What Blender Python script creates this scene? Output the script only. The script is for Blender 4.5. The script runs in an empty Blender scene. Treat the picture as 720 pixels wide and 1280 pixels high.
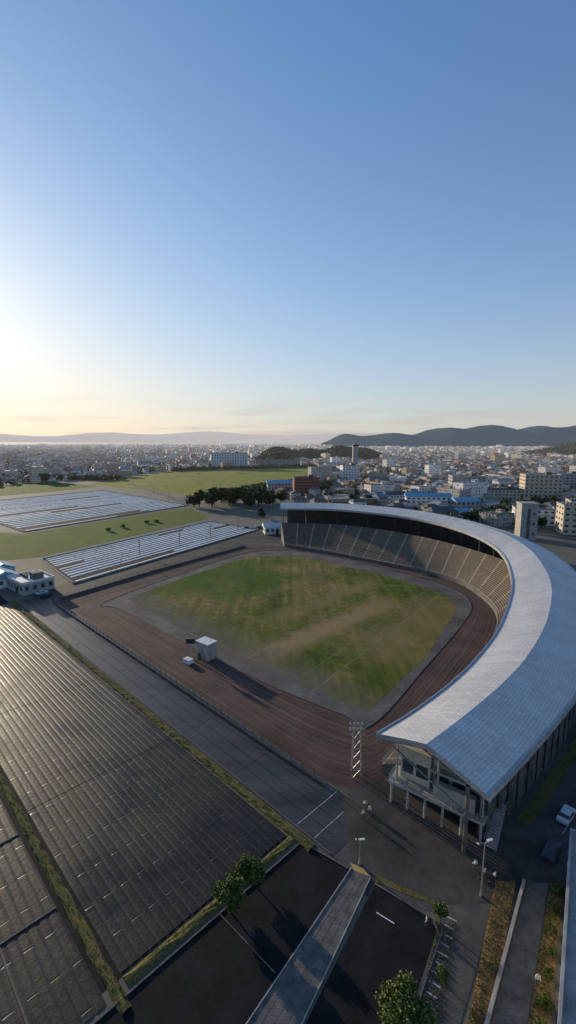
import bpy, math, random
from mathutils import Vector, Matrix, noise
R=random.Random(7)
sc=bpy.context.scene
# ------------------------------------------------------------ materials
def mk(name):
    m=bpy.data.materials.new(name); m.use_nodes=True
    nt=m.node_tree; b=nt.nodes['Principled BSDF']
    return m,nt,b
def N(nt,t,**k):
    n=nt.nodes.new(t)
    for a,v in k.items(): setattr(n,a,v)
    return n
def noisec(nt,vec,scale,stops,detail=8,rough=.6):
    n=N(nt,'ShaderNodeTexNoise'); n.inputs['Scale'].default_value=scale; n.inputs['Detail'].default_value=detail; n.inputs['Roughness'].default_value=rough
    nt.links.new(vec,n.inputs['Vector'])
    r=N(nt,'ShaderNodeValToRGB'); nt.links.new(n.outputs['Fac'],r.inputs['Fac'])
    e=r.color_ramp.elements
    while len(e)<len(stops): e.new(.5)
    for i,(p,c) in enumerate(stops):
        e[i].position=p; e[i].color=(*c,1)
    return r.outputs['Color'],n.outputs['Fac']
def coord(nt,rot=0,scale=(1,1,1),kind='Object'):
    t=N(nt,'ShaderNodeTexCoord'); m=N(nt,'ShaderNodeMapping'); m.inputs['Rotation'].default_value=(0,0,math.radians(rot)); m.inputs['Scale'].default_value=scale
    nt.links.new(t.outputs[kind],m.inputs['Vector']); return m.outputs['Vector']
def setin(nt,s,v):
    if isinstance(v,bpy.types.NodeSocket): nt.links.new(v,s)
    elif isinstance(v,(int,float)): s.default_value=v
    elif s.type=='VECTOR': s.default_value=v
    else: s.default_value=(*v,1)
def mix(nt,fac,a,b,mode='MIX'):
    m=N(nt,'ShaderNodeMix',data_type='RGBA',blend_type=mode)
    for s,v in ((m.inputs[0],fac),(m.inputs[6],a),(m.inputs[7],b)): setin(nt,s,v)
    return m.outputs[2]
def math_(nt,op,a,b=0.0,c=None):
    m=N(nt,'ShaderNodeMath',operation=op)
    for i,v in enumerate((a,b,c)):
        if v is None: continue
        if isinstance(v,bpy.types.NodeSocket): nt.links.new(v,m.inputs[i])
        else: m.inputs[i].default_value=v
    return m.outputs[0]
def mrange(nt,v,a,b,c,d):
    m=N(nt,'ShaderNodeMapRange'); nt.links.new(v,m.inputs[0])
    for i,x in enumerate((a,b,c,d)): m.inputs[i+1].default_value=x
    return m.outputs[0]
def bump(nt,b,h,strength=.5,dist=.1):
    n=N(nt,'ShaderNodeBump'); n.inputs['Strength'].default_value=strength; n.inputs['Distance'].default_value=dist
    nt.links.new(h,n.inputs['Height']); nt.links.new(n.outputs['Normal'],b.inputs['Normal'])
def paint_haze(m,k=1.):
    # aerial hazing painted into materials: emission grows with distance from the site
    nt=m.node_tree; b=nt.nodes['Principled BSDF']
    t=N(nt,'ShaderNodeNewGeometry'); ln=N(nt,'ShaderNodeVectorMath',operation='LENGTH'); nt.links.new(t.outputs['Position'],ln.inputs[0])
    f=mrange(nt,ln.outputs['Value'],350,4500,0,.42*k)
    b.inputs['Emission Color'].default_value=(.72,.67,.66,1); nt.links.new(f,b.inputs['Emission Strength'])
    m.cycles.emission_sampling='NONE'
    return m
def M(name,c1,c2,scale=1.,rough=.85,bmp=0,bscale=8.,metal=0,rot=0,stretch=(1,1,1),c3=None,spec=None):
    m,nt,b=mk(name); v=coord(nt,rot,stretch)
    st=[(.35,c1),(.65,c2)] if c3 is None else [(.3,c1),(.5,c2),(.7,c3)]
    c,f=noisec(nt,v,scale,st)
    c2_,f2=noisec(nt,v,scale*9,[(.3,(.80,.80,.80)),(.7,(1.15,1.15,1.15))],4)
    c=mix(nt,1.0,c,c2_,'MULTIPLY')
    nt.links.new(c,b.inputs['Base Color']); b.inputs['Roughness'].default_value=rough; b.inputs['Metallic'].default_value=metal
    if spec is not None: b.inputs['Specular IOR Level'].default_value=spec
    if bmp:
        _,h=noisec(nt,v,bscale,[(0,(0,0,0)),(1,(1,1,1))],6); bump(nt,b,h,bmp,.15)
    return m
MAT={}
MAT['ground']=paint_haze(M('ground_mat',(.045,.05,.03),(.13,.115,.09),.012,c3=(.05,.065,.028)))
MAT['asphalt']=M('asphalt_mat',(.05,.048,.046),(.11,.103,.097),.12,.85,.3,6,spec=.25)
MAT['asphalt_d']=M('dark_asphalt_mat',(.007,.008,.009),(.018,.019,.021),.25,.85,.25,5,spec=.12)
MAT['service']=M('service_asphalt_mat',(.035,.033,.031),(.085,.076,.068),.1,.8,.35,5,spec=.25)
MAT['infield']=M('infield_gravel_mat',(.08,.075,.07),(.165,.153,.138),.09,.9,.3,6,spec=.2)
MAT['concrete']=M('concrete_mat',(.27,.255,.235),(.42,.40,.37),.5,.85,.2,9)
MAT['concrete_d']=M('weathered_concrete_mat',(.07,.068,.064),(.14,.13,.12),.5,.85,.2,9)
MAT['pave']=M('paving_mat',(.085,.082,.076),(.17,.16,.143),.7,.85,.2,5,spec=.2)
MAT['bund']=M('bund_grass_mat',(.045,.07,.016),(.15,.125,.045),.5,.95,.8,5,c3=(.04,.06,.018),spec=.1)
MAT['drygrass']=M('dry_grass_mat',(.18,.115,.045),(.28,.18,.075),.6,.95,.6,5,c3=(.09,.085,.03),spec=.1)
MAT['green']=paint_haze(M('meadow_mat',(.13,.17,.02),(.27,.26,.035),.03,.95,.6,1,c3=(.095,.135,.02),spec=.1),.5)
MAT['green2']=M('rough_meadow_mat',(.06,.11,.018),(.12,.17,.03),.05,.95,.6,1,c3=(.11,.12,.03),spec=.1)
MAT['soil']=M('soil_mat',(.035,.028,.021),(.075,.058,.043),.4,.9,.5,4,spec=.1)
MAT['white']=M('white_paint_mat',(.62,.62,.61),(.78,.78,.77),.6,.6)
MAT['line']=M('line_paint_mat',(.25,.25,.24),(.5,.5,.49),1.2,.7)
MAT['laneline']=M('worn_lane_paint_mat',(.07,.055,.05),(.23,.19,.165),.5,.8)
MAT['pitchline']=M('worn_pitch_paint_mat',(.10,.12,.045),(.40,.39,.31),.35,.9)
MAT['beige']=M('beige_render_mat',(.44,.37,.28),(.57,.49,.38),.3,.85)
MAT['grey']=M('grey_render_mat',(.27,.27,.27),(.38,.38,.37),.3,.85)
MAT['brick']=M('red_brick_mat',(.22,.075,.045),(.33,.125,.08),.4,.85)
MAT['darkmetal']=M('dark_metal_mat',(.03,.032,.035),(.06,.06,.065),1,.5,metal=.4)
MAT['galv']=M('galvanised_steel_mat',(.30,.31,.32),(.48,.49,.5),2,.45,metal=.6)
MAT['blueroof']=M('blue_roof_mat',(.12,.28,.40),(.18,.38,.50),.4,.5)
MAT['bark']=M('bark_mat',(.05,.035,.022),(.11,.08,.05),3,.9,.6,12)
MAT['glass']=M('window_glass_mat',(.03,.04,.05),(.07,.085,.10),.4,.12)
MAT['skin']=M('skin_mat',(.45,.28,.20),(.52,.34,.25),5,.6)
MAT['hair']=M('hair_mat',(.012,.01,.008),(.03,.022,.018),8,.6)
MAT['shirt']=M('white_shirt_mat',(.6,.6,.6),(.75,.75,.75),4,.85)
MAT['trouser']=M('dark_trouser_mat',(.02,.022,.035),(.05,.05,.06),4,.85)
MAT['carpaint']=M('car_paint_mat',(.60,.60,.60),(.68,.68,.68),1,.25)
MAT['cardark']=M('dark_car_paint_mat',(.03,.035,.05),(.05,.055,.07),1,.25)
MAT['rubber']=M('rubber_mat',(.015,.015,.015),(.03,.03,.03),4,.8)
MAT['yellow']=M('tactile_paving_mat',(.40,.27,.08),(.5,.34,.12),2,.8)
# glossy stretched polythene film over the crop rows
m,nt,b=mk('crop_film_mat'); v=coord(nt,57,(1,.2,1)); c,_=noisec(nt,v,.16,[(.3,(.66,.62,.56)),(.7,(.86,.83,.77))],7)
nt.links.new(c,b.inputs['Base Color']); b.inputs['Roughness'].default_value=.36; b.inputs['IOR'].default_value=1.6; b.inputs['Specular IOR Level'].default_value=.8
_,h=noisec(nt,coord(nt,57,(1,.3,1)),1.4,[(0,(0,0,0)),(1,(1,1,1))],5); bump(nt,b,h,.35,.1); MAT['plastic']=m
def leafmat(name,a,b,c,s=.8,hz=0):
    m,nt,bs=mk(name); v=coord(nt); col,_=noisec(nt,v,s,[(.3,a),(.5,b),(.7,c)],5)
    nt.links.new(col,bs.inputs['Base Color']); bs.inputs['Roughness'].default_value=.7; bs.inputs['Specular IOR Level'].default_value=.25
    if hz: paint_haze(m,hz)
    return m
MAT['leaf']=leafmat('leaf_mat',(.035,.060,.013),(.085,.12,.022),(.16,.17,.035),1.2)
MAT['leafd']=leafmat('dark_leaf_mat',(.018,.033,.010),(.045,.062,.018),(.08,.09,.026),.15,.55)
MAT['hill']=paint_haze(M('hill_mat',(.020,.034,.018),(.04,.058,.028),.02,1,.0),.25)
def paint_hazy(name,c1,c2,em,es,scale=.004):  # far-hill hazing painted in: bluish base colour plus constant emission
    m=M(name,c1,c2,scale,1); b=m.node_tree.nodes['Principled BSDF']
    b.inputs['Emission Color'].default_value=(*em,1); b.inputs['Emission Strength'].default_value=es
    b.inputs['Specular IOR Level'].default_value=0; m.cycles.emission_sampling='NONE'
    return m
MAT['hill_mid']=paint_hazy('hill_painted_haze_mat',(.025,.042,.045),(.055,.08,.075),(.38,.44,.54),.22,.006)
MAT['hill_far']=paint_hazy('hill_distant_mat',(.1,.12,.14),(.14,.16,.18),(.70,.63,.60),.70)
# turf
m,nt,b=mk('turf_mat'); v=coord(nt,45)
c,_=noisec(nt,v,.045,[(.36,(.055,.092,.014)),(.46,(.10,.125,.025)),(.54,(.17,.148,.048)),(.64,(.245,.175,.08))],11,.70)
c2_,_=noisec(nt,v,.35,[(.3,(.60,.62,.56)),(.7,(1.34,1.30,1.2))],8)
c=mix(nt,1.,c,c2_,'MULTIPLY')
vst=coord(nt,45,(1.1,.05,1)); c5,_=noisec(nt,vst,.3,[(.38,(.72,.77,.70)),(.62,(1.26,1.19,1.12))],5); c=mix(nt,1.,c,c5,'MULTIPLY')
sx=N(nt,'ShaderNodeSeparateXYZ'); nt.links.new(v,sx.inputs[0])
wn=N(nt,'ShaderNodeTexNoise'); wn.inputs['Scale'].default_value=.16; wn.inputs['Detail'].default_value=9; wn.inputs['Roughness'].default_value=.7; nt.links.new(v,wn.inputs['Vector'])
U_=math_(nt,'ADD',sx.outputs[0],math_(nt,'MULTIPLY',wn.outputs['Fac'],12.))
def band(c,u0,hw,soft,w0,w1,col,amt):
    du=math_(nt,'ABSOLUTE',math_(nt,'SUBTRACT',U_,u0)); f=mrange(nt,du,hw,hw+soft,amt,0)
    f=math_(nt,'MULTIPLY',f,mrange(nt,sx.outputs[1],w0,w0+14,0,1)); f=math_(nt,'MULTIPLY',f,mrange(nt,sx.outputs[1],w1-14,w1,1,0))
    f=math_(nt,'MULTIPLY',f,mrange(nt,wn.outputs['Fac'],.3,.6,.55,1.))
    return mix(nt,f,c,col)
c=band(c,-66,5,12,95,172,(.25,.18,.08),.65)
c=band(c,-86,2,5,76,150,(.34,.225,.11),.9)
c=band(c,-104,2,5,96,170,(.26,.195,.085),.6)
c=band(c,-125,1,4,110,172,(.22,.17,.075),.4)
c=band(c,-152,10,16,92,150,(.048,.11,.012),.8)
f=mrange(nt,math_(nt,'ADD',sx.outputs[1],math_(nt,'MULTIPLY',wn.outputs['Fac'],34.)),93,108,.92,0)
c=mix(nt,f,c,(.135,.122,.105))
nt.links.new(c,b.inputs['Base Color']); b.inputs['Roughness'].default_value=.95; b.inputs['Specular IOR Level'].default_value=.08
_,h=noisec(nt,v,3,[(0,(0,0,0)),(1,(1,1,1))],5); bump(nt,b,h,.6,.1); MAT['turf']=m
# track
m,nt,b=mk('track_mat'); v=coord(nt,0,(.012,14,1),'UV')
c,_=noisec(nt,v,1.,[(.3,(.055,.037,.032)),(.5,(.10,.064,.053)),(.72,(.175,.108,.088))],7)
v2=coord(nt,0,(1,1,1)); c3,_=noisec(nt,v2,.10,[(.3,(.60,.62,.65)),(.7,(1.34,1.2,1.14))],9); c=mix(nt,1.,c,c3,'MULTIPLY')
nt.links.new(c,b.inputs['Base Color']); b.inputs['Roughness'].default_value=.85; b.inputs['Specular IOR Level'].default_value=.15
_,h=noisec(nt,v2,4,[(0,(0,0,0)),(1,(1,1,1))],5); bump(nt,b,h,.4,.05); MAT['track']=m
def field(name,lo,hi,rough,bw=11):
    m,nt,b=mk(name); v=coord(nt,45)
    c,f=noisec(nt,v,.07,[(.3,lo),(.7,hi)],10,.65)
    br=N(nt,'ShaderNodeTexBrick'); br.inputs['Scale'].default_value=1; br.inputs['Brick Width'].default_value=bw; br.inputs['Row Height'].default_value=1.2; br.inputs['Mortar Size'].default_value=.14; br.inputs['Mortar Smooth'].default_value=.9
    nt.links.new(v,br.inputs['Vector']); br.inputs['Color1'].default_value=(.7,.7,.7,1); br.inputs['Color2'].default_value=(1.15,1.15,1.15,1); br.inputs['Mortar'].default_value=(2.5,2.4,2.25,1)
    c=mix(nt,1.,c,br.outputs['Color'],'MULTIPLY')
    vf=coord(nt,45,(.15,3,1)); c7,_=noisec(nt,vf,1.,[(.35,(.65,.65,.65)),(.65,(1.4,1.38,1.34))],6); c=mix(nt,1.,c,c7,'MULTIPLY')
    nt.links.new(c,b.inputs['Base Color']); b.inputs['Specular IOR Level'].default_value=.22
    nt.links.new(mrange(nt,f,.35,.65,rough-.08,rough+.2),b.inputs['Roughness'])
    hh,h=noisec(nt,v,1.6,[(0,(0,0,0)),(1,(1,1,1))],7)
    bump(nt,b,math_(nt,'ADD',h,math_(nt,'MULTIPLY',br.outputs['Fac'],-.6)),.42,.1)
    return m
MAT['mulch']=field('black_mulch_field_mat',(.006,.007,.008),(.017,.0175,.018),.40)
MAT['wetroad']=M('wet_asphalt_mat',(.020,.021,.023),(.058,.057,.056),.16,.40,.35,3,rot=45,stretch=(.25,1.6,1),spec=.35)
m,nt,b=mk('roof_metal_mat'); v=coord(nt,0,(1,1,1),'UV')
br=N(nt,'ShaderNodeTexBrick'); br.inputs['Scale'].default_value=1; br.inputs['Brick Width'].default_value=1.2; br.inputs['Row Height'].default_value=.55; br.inputs['Mortar Size'].default_value=.05; br.inputs['Mortar Smooth'].default_value=.5
br.inputs['Color1'].default_value=(.60,.58,.56,1); br.inputs['Color2'].default_value=(.68,.66,.64,1); br.inputs['Mortar'].default_value=(.42,.41,.40,1)
nt.links.new(v,br.inputs['Vector'])
c4,_=noisec(nt,v,.12,[(.3,(.82,.82,.83)),(.7,(1.06,1.06,1.05))],8)
c=mix(nt,1.,br.outputs['Color'],c4,'MULTIPLY')
vs=coord(nt,0,(1.6,.06,1),'UV'); c6,_=noisec(nt,vs,1.,[(.35,(.86,.85,.83)),(.6,(1.03,1.03,1.03))],5); c=mix(nt,1.,c,c6,'MULTIPLY')
nt.links.new(c,b.inputs['Base Color']); b.inputs['Roughness'].default_value=.55; b.inputs['Metallic'].default_value=.0; b.inputs['Specular IOR Level'].default_value=.35
bump(nt,b,br.outputs['Fac'],.35,-.05); MAT['roof']=m
m,nt,b=mk('terrace_seating_mat'); v=coord(nt,0,(1,1,1),'UV')
br=N(nt,'ShaderNodeTexBrick'); br.offset=0; br.inputs['Scale'].default_value=1; br.inputs['Brick Width'].default_value=9; br.inputs['Row Height'].default_value=60; br.inputs['Mortar Size'].default_value=.35; br.inputs['Mortar Smooth'].default_value=.1
br.inputs['Color1'].default_value=(.13,.103,.076,1); br.inputs['Color2'].default_value=(.165,.132,.097,1); br.inputs['Mortar'].default_value=(.34,.29,.23,1)
nt.links.new(v,br.inputs['Vector']); c4,_=noisec(nt,v,.4,[(.3,(.7,.7,.7)),(.7,(1.3,1.26,1.22))],6)
c=mix(nt,1.,br.outputs['Color'],c4,'MULTIPLY'); nt.links.new(c,b.inputs['Base Color']); b.inputs['Roughness'].default_value=.85; MAT['seat']=m
def wallmat(name,base,bay=2.8):
    m,nt,b=mk(name); t=N(nt,'ShaderNodeTexCoord'); s=N(nt,'ShaderNodeSeparateXYZ'); nt.links.new(t.outputs['UV'],s.inputs[0])
    fu=math_(nt,'FRACT',math_(nt,'DIVIDE',s.outputs[0],bay)); fv=math_(nt,'FRACT',math_(nt,'DIVIDE',s.outputs[1],3.0))
    a=math_(nt,'MULTIPLY',math_(nt,'GREATER_THAN',fu,.28),math_(nt,'LESS_THAN',fu,.74))
    d=math_(nt,'MULTIPLY',math_(nt,'GREATER_THAN',fv,.34),math_(nt,'LESS_THAN',fv,.76))
    w=math_(nt,'MULTIPLY',a,d)
    wn=N(nt,'ShaderNodeTexWhiteNoise'); cv=N(nt,'ShaderNodeCombineXYZ')
    nt.links.new(math_(nt,'FLOOR',math_(nt,'DIVIDE',s.outputs[0],bay)),cv.inputs[0]); nt.links.new(math_(nt,'FLOOR',math_(nt,'DIVIDE',s.outputs[1],3.)),cv.inputs[1]); nt.links.new(cv.outputs[0],wn.inputs['Vector'])
    w=math_(nt,'MULTIPLY',w,math_(nt,'GREATER_THAN',wn.outputs['Value'],.3))
    v=coord(nt); c,_=noisec(nt,v,.05,[(.3,tuple(x*.7 for x in base)),(.7,tuple(min(.8,x*1.15) for x in base))],6)
    c=mix(nt,w,c,(.05,.06,.07)); nt.links.new(c,b.inputs['Base Color'])
    nt.links.new(math_(nt,'SUBTRACT',.85,math_(nt,'MULTIPLY',w,.6)),b.inputs['Roughness'])
    return paint_haze(m)
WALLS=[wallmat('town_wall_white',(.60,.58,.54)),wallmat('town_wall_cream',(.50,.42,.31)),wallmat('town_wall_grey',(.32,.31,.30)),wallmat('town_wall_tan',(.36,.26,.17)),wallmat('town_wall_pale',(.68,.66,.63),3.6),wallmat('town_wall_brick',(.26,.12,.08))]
ROOFS=[paint_haze(x) for x in (M('town_roof_slate',(.055,.057,.06),(.11,.11,.11),.05,.7),M('town_roof_grey',(.18,.175,.17),(.29,.28,.27),.05,.8),M('town_roof_blue',(.08,.15,.23),(.13,.23,.33),.05,.6),M('town_roof_brown',(.13,.07,.048),(.20,.11,.075),.05,.8),M('town_roof_white',(.40,.40,.39),(.56,.55,.54),.05,.6),M('town_roof_teal',(.07,.16,.15),(.11,.23,.21),.05,.6))]
NW=len(WALLS)
# ------------------------------------------------------------ mesh helpers
class MB:
    def __init__(s,mats): s.v=[];s.f=[];s.m=[];s.uv=[];s.mats=mats
    def face(s,pts,mi=0,uv=None):
        i=len(s.v); s.v+= [tuple(p) for p in pts]; s.f.append(tuple(range(i,i+len(pts)))); s.m.append(mi); s.uv.append(uv or [(0,0)]*len(pts))
    def box(s,c,size,mi=0,rot=0,base=True):
        sx,sy,sz=size[0]/2,size[1]/2,size[2]; z0=c[2] if base else c[2]-sz/2
        ca,sa=math.cos(rot),math.sin(rot)
        P=lambda x,y,z:(c[0]+x*ca-y*sa,c[1]+x*sa+y*ca,z)
        a=[(-sx,-sy),(sx,-sy),(sx,sy),(-sx,sy)]
        lo=[P(x,y,z0) for x,y in a]; hi=[P(x,y,z0+sz) for x,y in a]
        for i in range(4):
            j=(i+1)%4; L=size[0] if i%2==0 else size[1]
            s.face([lo[i],lo[j],hi[j],hi[i]],mi,[(0,0),(L,0),(L,sz),(0,sz)])
        s.face(hi,mi); s.face(lo[::-1],mi)
    def beam(s,p,q,w,mi=0,h=None):
        p=Vector(p);q=Vector(q);d=(q-p)
        if d.length<1e-6: return
        d.normalize(); up=Vector((0,0,1)) if abs(d.z)<.95 else Vector((1,0,0))
        x=d.cross(up).normalized()*w/2; y=x.cross(d).normalized()*(h or w)/2
        A=[p+x+y,p-x+y,p-x-y,p+x-y];B=[q+x+y,q-x+y,q-x-y,q+x-y]
        for i in range(4):
            j=(i+1)%4; s.face([A[i],A[j],B[j],B[i]],mi)
        s.face(A[::-1],mi); s.face(B,mi)
    def cyl(s,p,q,r1,r2=None,n=8,mi=0,caps=True):
        p=Vector(p);q=Vector(q);r2=r1 if r2 is None else r2; d=(q-p).normalized(); up=Vector((0,0,1)) if abs(d.z)<.95 else Vector((1,0,0))
        x=d.cross(up).normalized(); y=x.cross(d)
        A=[p+(x*math.cos(t)+y*math.sin(t))*r1 for t in [2*math.pi*i/n for i in range(n)]]
        B=[q+(x*math.cos(t)+y*math.sin(t))*r2 for t in [2*math.pi*i/n for i in range(n)]]
        for i in range(n):
            j=(i+1)%n; s.face([A[i],A[j],B[j],B[i]],mi)
        if caps: s.face(A[::-1],mi); s.face(B,mi)
    def build(s,name,parent=None,smooth=False,weld=False):
        me=bpy.data.meshes.new(name); me.from_pydata(s.v,[],s.f)
        for m in s.mats: me.materials.append(MAT[m] if isinstance(m,str) else m)
        me.polygons.foreach_set('material_index',s.m)
        uvl=me.uv_layers.new(name='UVMap'); flat=[c for u in s.uv for p in u for c in p]; uvl.data.foreach_set('uv',flat)
        if weld or smooth:
            import bmesh
            bm=bmesh.new(); bm.from_mesh(me); bmesh.ops.remove_doubles(bm,verts=bm.verts,dist=1e-4); bm.to_mesh(me); bm.free()
        if smooth: me.polygons.foreach_set('use_smooth',[True]*len(me.polygons))
        me.update(); o=bpy.data.objects.new(name,me); sc.collection.objects.link(o)
        if parent: o.parent=parent
        return o
def empty(name,loc=(0,0,0)):
    o=bpy.data.objects.new(name,None); sc.collection.objects.link(o); o.empty_display_size=1; return o
def sheet(name,pts,z,mat):
    b=MB([mat]); b.face([(x,y,z) for x,y in pts]); o=b.build(name)
    me=o.data
    if me.polygons[0].normal.z<0: me.flip_normals()
    return o
def UW(u,w):
    k=math.sqrt(.5); return (k*(u+w),k*(w-u))
def strip(name,u0,u1,w0,w1,z,mat): return sheet(name,[UW(u0,w0),UW(u1,w0),UW(u1,w1),UW(u0,w1)],z,mat)
def cat(pts,n,closed=False):
    out=[];L=len(pts);seg=L if closed else L-1
    for k in range(n+(0 if closed else 1)):
        t=k/n*seg; i=min(int(t),seg-1); f=t-i
        g=lambda j: Vector(pts[j%L] if closed else pts[max(0,min(L-1,j))])
        a,b,c,d=g(i-1),g(i),g(i+1),g(i+2)
        out.append(.5*((2*b)+(c-a)*f+(2*a-5*b+4*c-d)*f*f+(3*b-a-3*c+d)*f**3))
    return out
def pip(x,y,P):
    r=False;j=len(P)-1
    for i in range(len(P)):
        if (P[i][1]>y)!=(P[j][1]>y) and x<(P[j][0]-P[i][0])*(y-P[i][1])/(P[j][1]-P[i][1])+P[i][0]: r=not r
        j=i
    return r
# ------------------------------------------------------------ ground
sheet('ground',[(-12000,-500),(12000,-500),(12000,15000),(-12000,15000)],0,'ground')
Zs=[.01+.006*i for i in range(20)]
sheet('stadium_apron_pavement',[(-100,178),(-92,160),(12,52),(40,50),(120,130),(125,230),(95,300),(-10,310),(-50,262)],Zs[0],'asphalt')
IN=[(-68,166),(-50,200),(-23,241),(-4,248),(17,239),(50,206),(66,182),(67,165),(59,149),(36,116),(18,91.5),(12,95),(-12.5,114.5),(-58,158)]
OUT=[(-86,168.5),(-61,206),(-24,255),(-4,258),(24,238),(56,209),(72,187),(73,164),(67,144),(46,112),(25,85),(11,73),(-10,92.5),(-76,158.5)]
n=160
I=cat([Vector((*p,0)) for p in IN],n,True); O=cat([Vector((*p,0)) for p in OUT],n,True)
def ring(name,t0,t1,z,mat):
    b=MB([mat]); acc=0
    for k in range(n):
        a,c=k%n,(k+1)%n
        L=(O[c]-O[a]).length
        P=[I[a].lerp(O[a],t0),I[c].lerp(O[c],t0),I[c].lerp(O[c],t1),I[a].lerp(O[a],t1)]
        b.face([(p.x,p.y,z) for p in P][::-1],0,[(acc,t1),(acc+L,t1),(acc+L,t0),(acc,t0)]); acc+=L
    return b.build(name)
ring('running_track',0,1,Zs[2],'track')
lb=MB(['laneline'])
for j in range(1,9):
    t=.12+.8*j/9
    for k in range(n):
        a,c=k,(k+1)%n; wv=.035
        A,B=I[a].lerp(O[a],t),I[c].lerp(O[c],t); d=(B-A).normalized(); nn=Vector((-d.y,d.x,0))*wv
        lb.face([(p.x,p.y,Zs[3]) for p in (A-nn,B-nn,B+nn,A+nn)])
lb.build('track_lane_markings')
b=MB(['infield']); b.face([(p.x,p.y,Zs[1]) for p in I]); o=b.build('infield_pavement'); 
if o.data.polygons[0].normal.z<0:o.data.flip_normals()
kb=MB(['concrete_d'])
for k in range(n):
    A,B=I[k],I[(k+1)%n]; kb.beam((A.x,A.y,.06),(B.x,B.y,.06),.2,0,.12)
kb.build('track_kerb')
TURF=[(-61,171),(-45.4,197.9),(-20.5,234.4),(4.1,237),(42.7,201.6),(62,175),(60,159.1),(38,122),(17.6,96),(-13,119.4),(-22,129),(-34,142)]
sheet('grass_field',TURF,Zs[3],'turf')
fl=MB(['pitchline'])
def gl(p,q,w=.11):
    p=Vector((*p,Zs[5]));q=Vector((*q,Zs[5]));d=(q-p).normalized();nn=Vector((-d.y,d.x,0))*w/2; fl.face([p-nn,q-nn,q+nn,p+nn])
c0=Vector((2,166));ax=Vector((.6,.8));bx=Vector((-.77,.64))
def FP(a,b_): p=c0+ax*a+bx*b_; return (p.x,p.y)
for s_ in(-1,1): gl(FP(-42,34*s_),FP(42,34*s_)); gl(FP(42*s_,-34),FP(42*s_,34))
gl(FP(0,-34),FP(0,34)); gl(FP(-42,-16),FP(42,-16)); gl(FP(20,-34),FP(20,34)); gl(FP(-42,10),FP(42,10)); gl(FP(-21,-34),FP(-21,34))
gl(FP(-46,-40),FP(48,-40),.15)
fl.build('pitch_line_markings')
strip('perimeter_road',-190,-37.5,46.8,57.2,Zs[3],'wetroad')
pm=MB(['line'])
for u0,u1,w0,w1 in((-45.2,-45.08,47.2,57),(-41.6,-41.48,47.2,57)):
    pm.face([(*UW(a,c),Zs[4]) for a,c in((u0,w0),(u1,w0),(u1,w1),(u0,w1))])
pm.build('road_markings')
sm=MB(['asphalt_d'])
for w_ in(49.6,52.1,54.7): sm.face([(*UW(a,c),Zs[4]) for a,c in((-188,w_),(-40,w_),(-40,w_+.12),(-188,w_+.12))])
for u_ in range(-180,-50,17): sm.face([(*UW(a,c),Zs[4]+.002) for a,c in((u_,47),(u_+.12,47),(u_+.12,57),(u_,57))])
sm.build('road_seams')
kb=MB(['concrete_d']); 
for w_ in(46.8,57.3): kb.beam((*UW(-190,w_),.08),(*UW(-38,w_),.08),.2,0,.16)
kb.build('road_kerb')
def ridge_bund(name,u0,u1,w0,w1,h,mat,along='u',seed=1):
    b=MB([mat]); rr=random.Random(seed)
    L=(u1-u0) if along=='u' else (w1-w0); W=(w1-w0) if along=='u' else (u1-u0); ns=max(2,int(abs(L)/1.2)); prof=[(0,0),(.2,.75),(.4,1),(.62,.95),(.82,.7),(1,0)]
    rows=[]
    for i in range(ns+1):
        r=[]
        for j,(a,c) in enumerate(prof):
            jit=rr.uniform(-.12,.12)
            aa=a*W+jit*W*.9; hh=max(0.0,c*h*(1+rr.uniform(-.35,.35)))+.02
            l=L*i/ns
            r.append((*(UW(u0+l,w0+aa) if along=='u' else UW(u0+aa,w0+l)),hh if j not in(0,5) else 0.0))
        rows.append(r)
    for i in range(ns):
        for j in range(5): b.face([rows[i][j],rows[i+1][j],rows[i+1][j+1],rows[i][j+1]])
    for i in range(int(abs(L)*9)):
        l=rr.uniform(0,L);a=rr.uniform(.05,.95)*W; x,y=UW(u0+l,w0+a) if along=='u' else UW(u0+a,w0+l)
        an=rr.uniform(0,6.28);s_=rr.uniform(.05,.14);hh=rr.uniform(.1,.28)
        b.face([(x-s_*math.cos(an),y-s_*math.sin(an),h*.6),(x+s_*math.cos(an),y+s_*math.sin(an),h*.6),(x+rr.uniform(-.2,.2),y+rr.uniform(-.2,.2),h*.7+hh)])
    return b.build(name)
ridge_bund('grass_bank',-190,-40.5,44.7,46.4,.35,'bund')
ridge_bund('field_bund',-190,-41,16.2,17.5,.25,'bund',seed=2)
ridge_bund('field_bund',-44.4,-43,18,46,.25,'bund','w',seed=3)
def ridged(name,u0,u1,w0,w1,pitch,h,z,mat,brk=()):
    b=MB([mat]); w=w0
    us=[u0]+list(brk)+[u1]
    while w+pitch<=w1+.01:
        for a,c in zip(us[:-1],us[1:]):
            a2,c2=a+.08,c-.08
            ps=[(w,z),(w+pitch*.25,z+h),(w+pitch*.7,z+h),(w+pitch*.95,z),(w+pitch,z)]
            for (wa,za),(wb,zb) in zip(ps[:-1],ps[1:]):
                b.face([(*UW(a2,wa),za),(*UW(c2,wa),za),(*UW(c2,wb),zb),(*UW(a2,wb),zb)])
        w+=pitch
    return b.build(name)
strip('field_soil',-260,-44.5,-40,44.5,Zs[1],'asphalt_d')
ridged('mulched_crop_rows',-190,-44.8,18,44.4,1.2,.035,.03,'mulch',(-150,-112,-78))
ridged('mulched_crop_rows',-190,-43,-12,15.8,1.2,.035,.03,'mulch',(-140,-95,-74,-58))
kd=MB(['concrete_d'])
for u_ in(-58,-74): kd.beam((*UW(u_,-12),.08),(*UW(u_,15.6),.08),.2,0,.16)
kd.beam((*UW(-190,9),.08),(*UW(-43,9),.08),.2,0,.16)
kd.build('field_drain_kerb')
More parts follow.
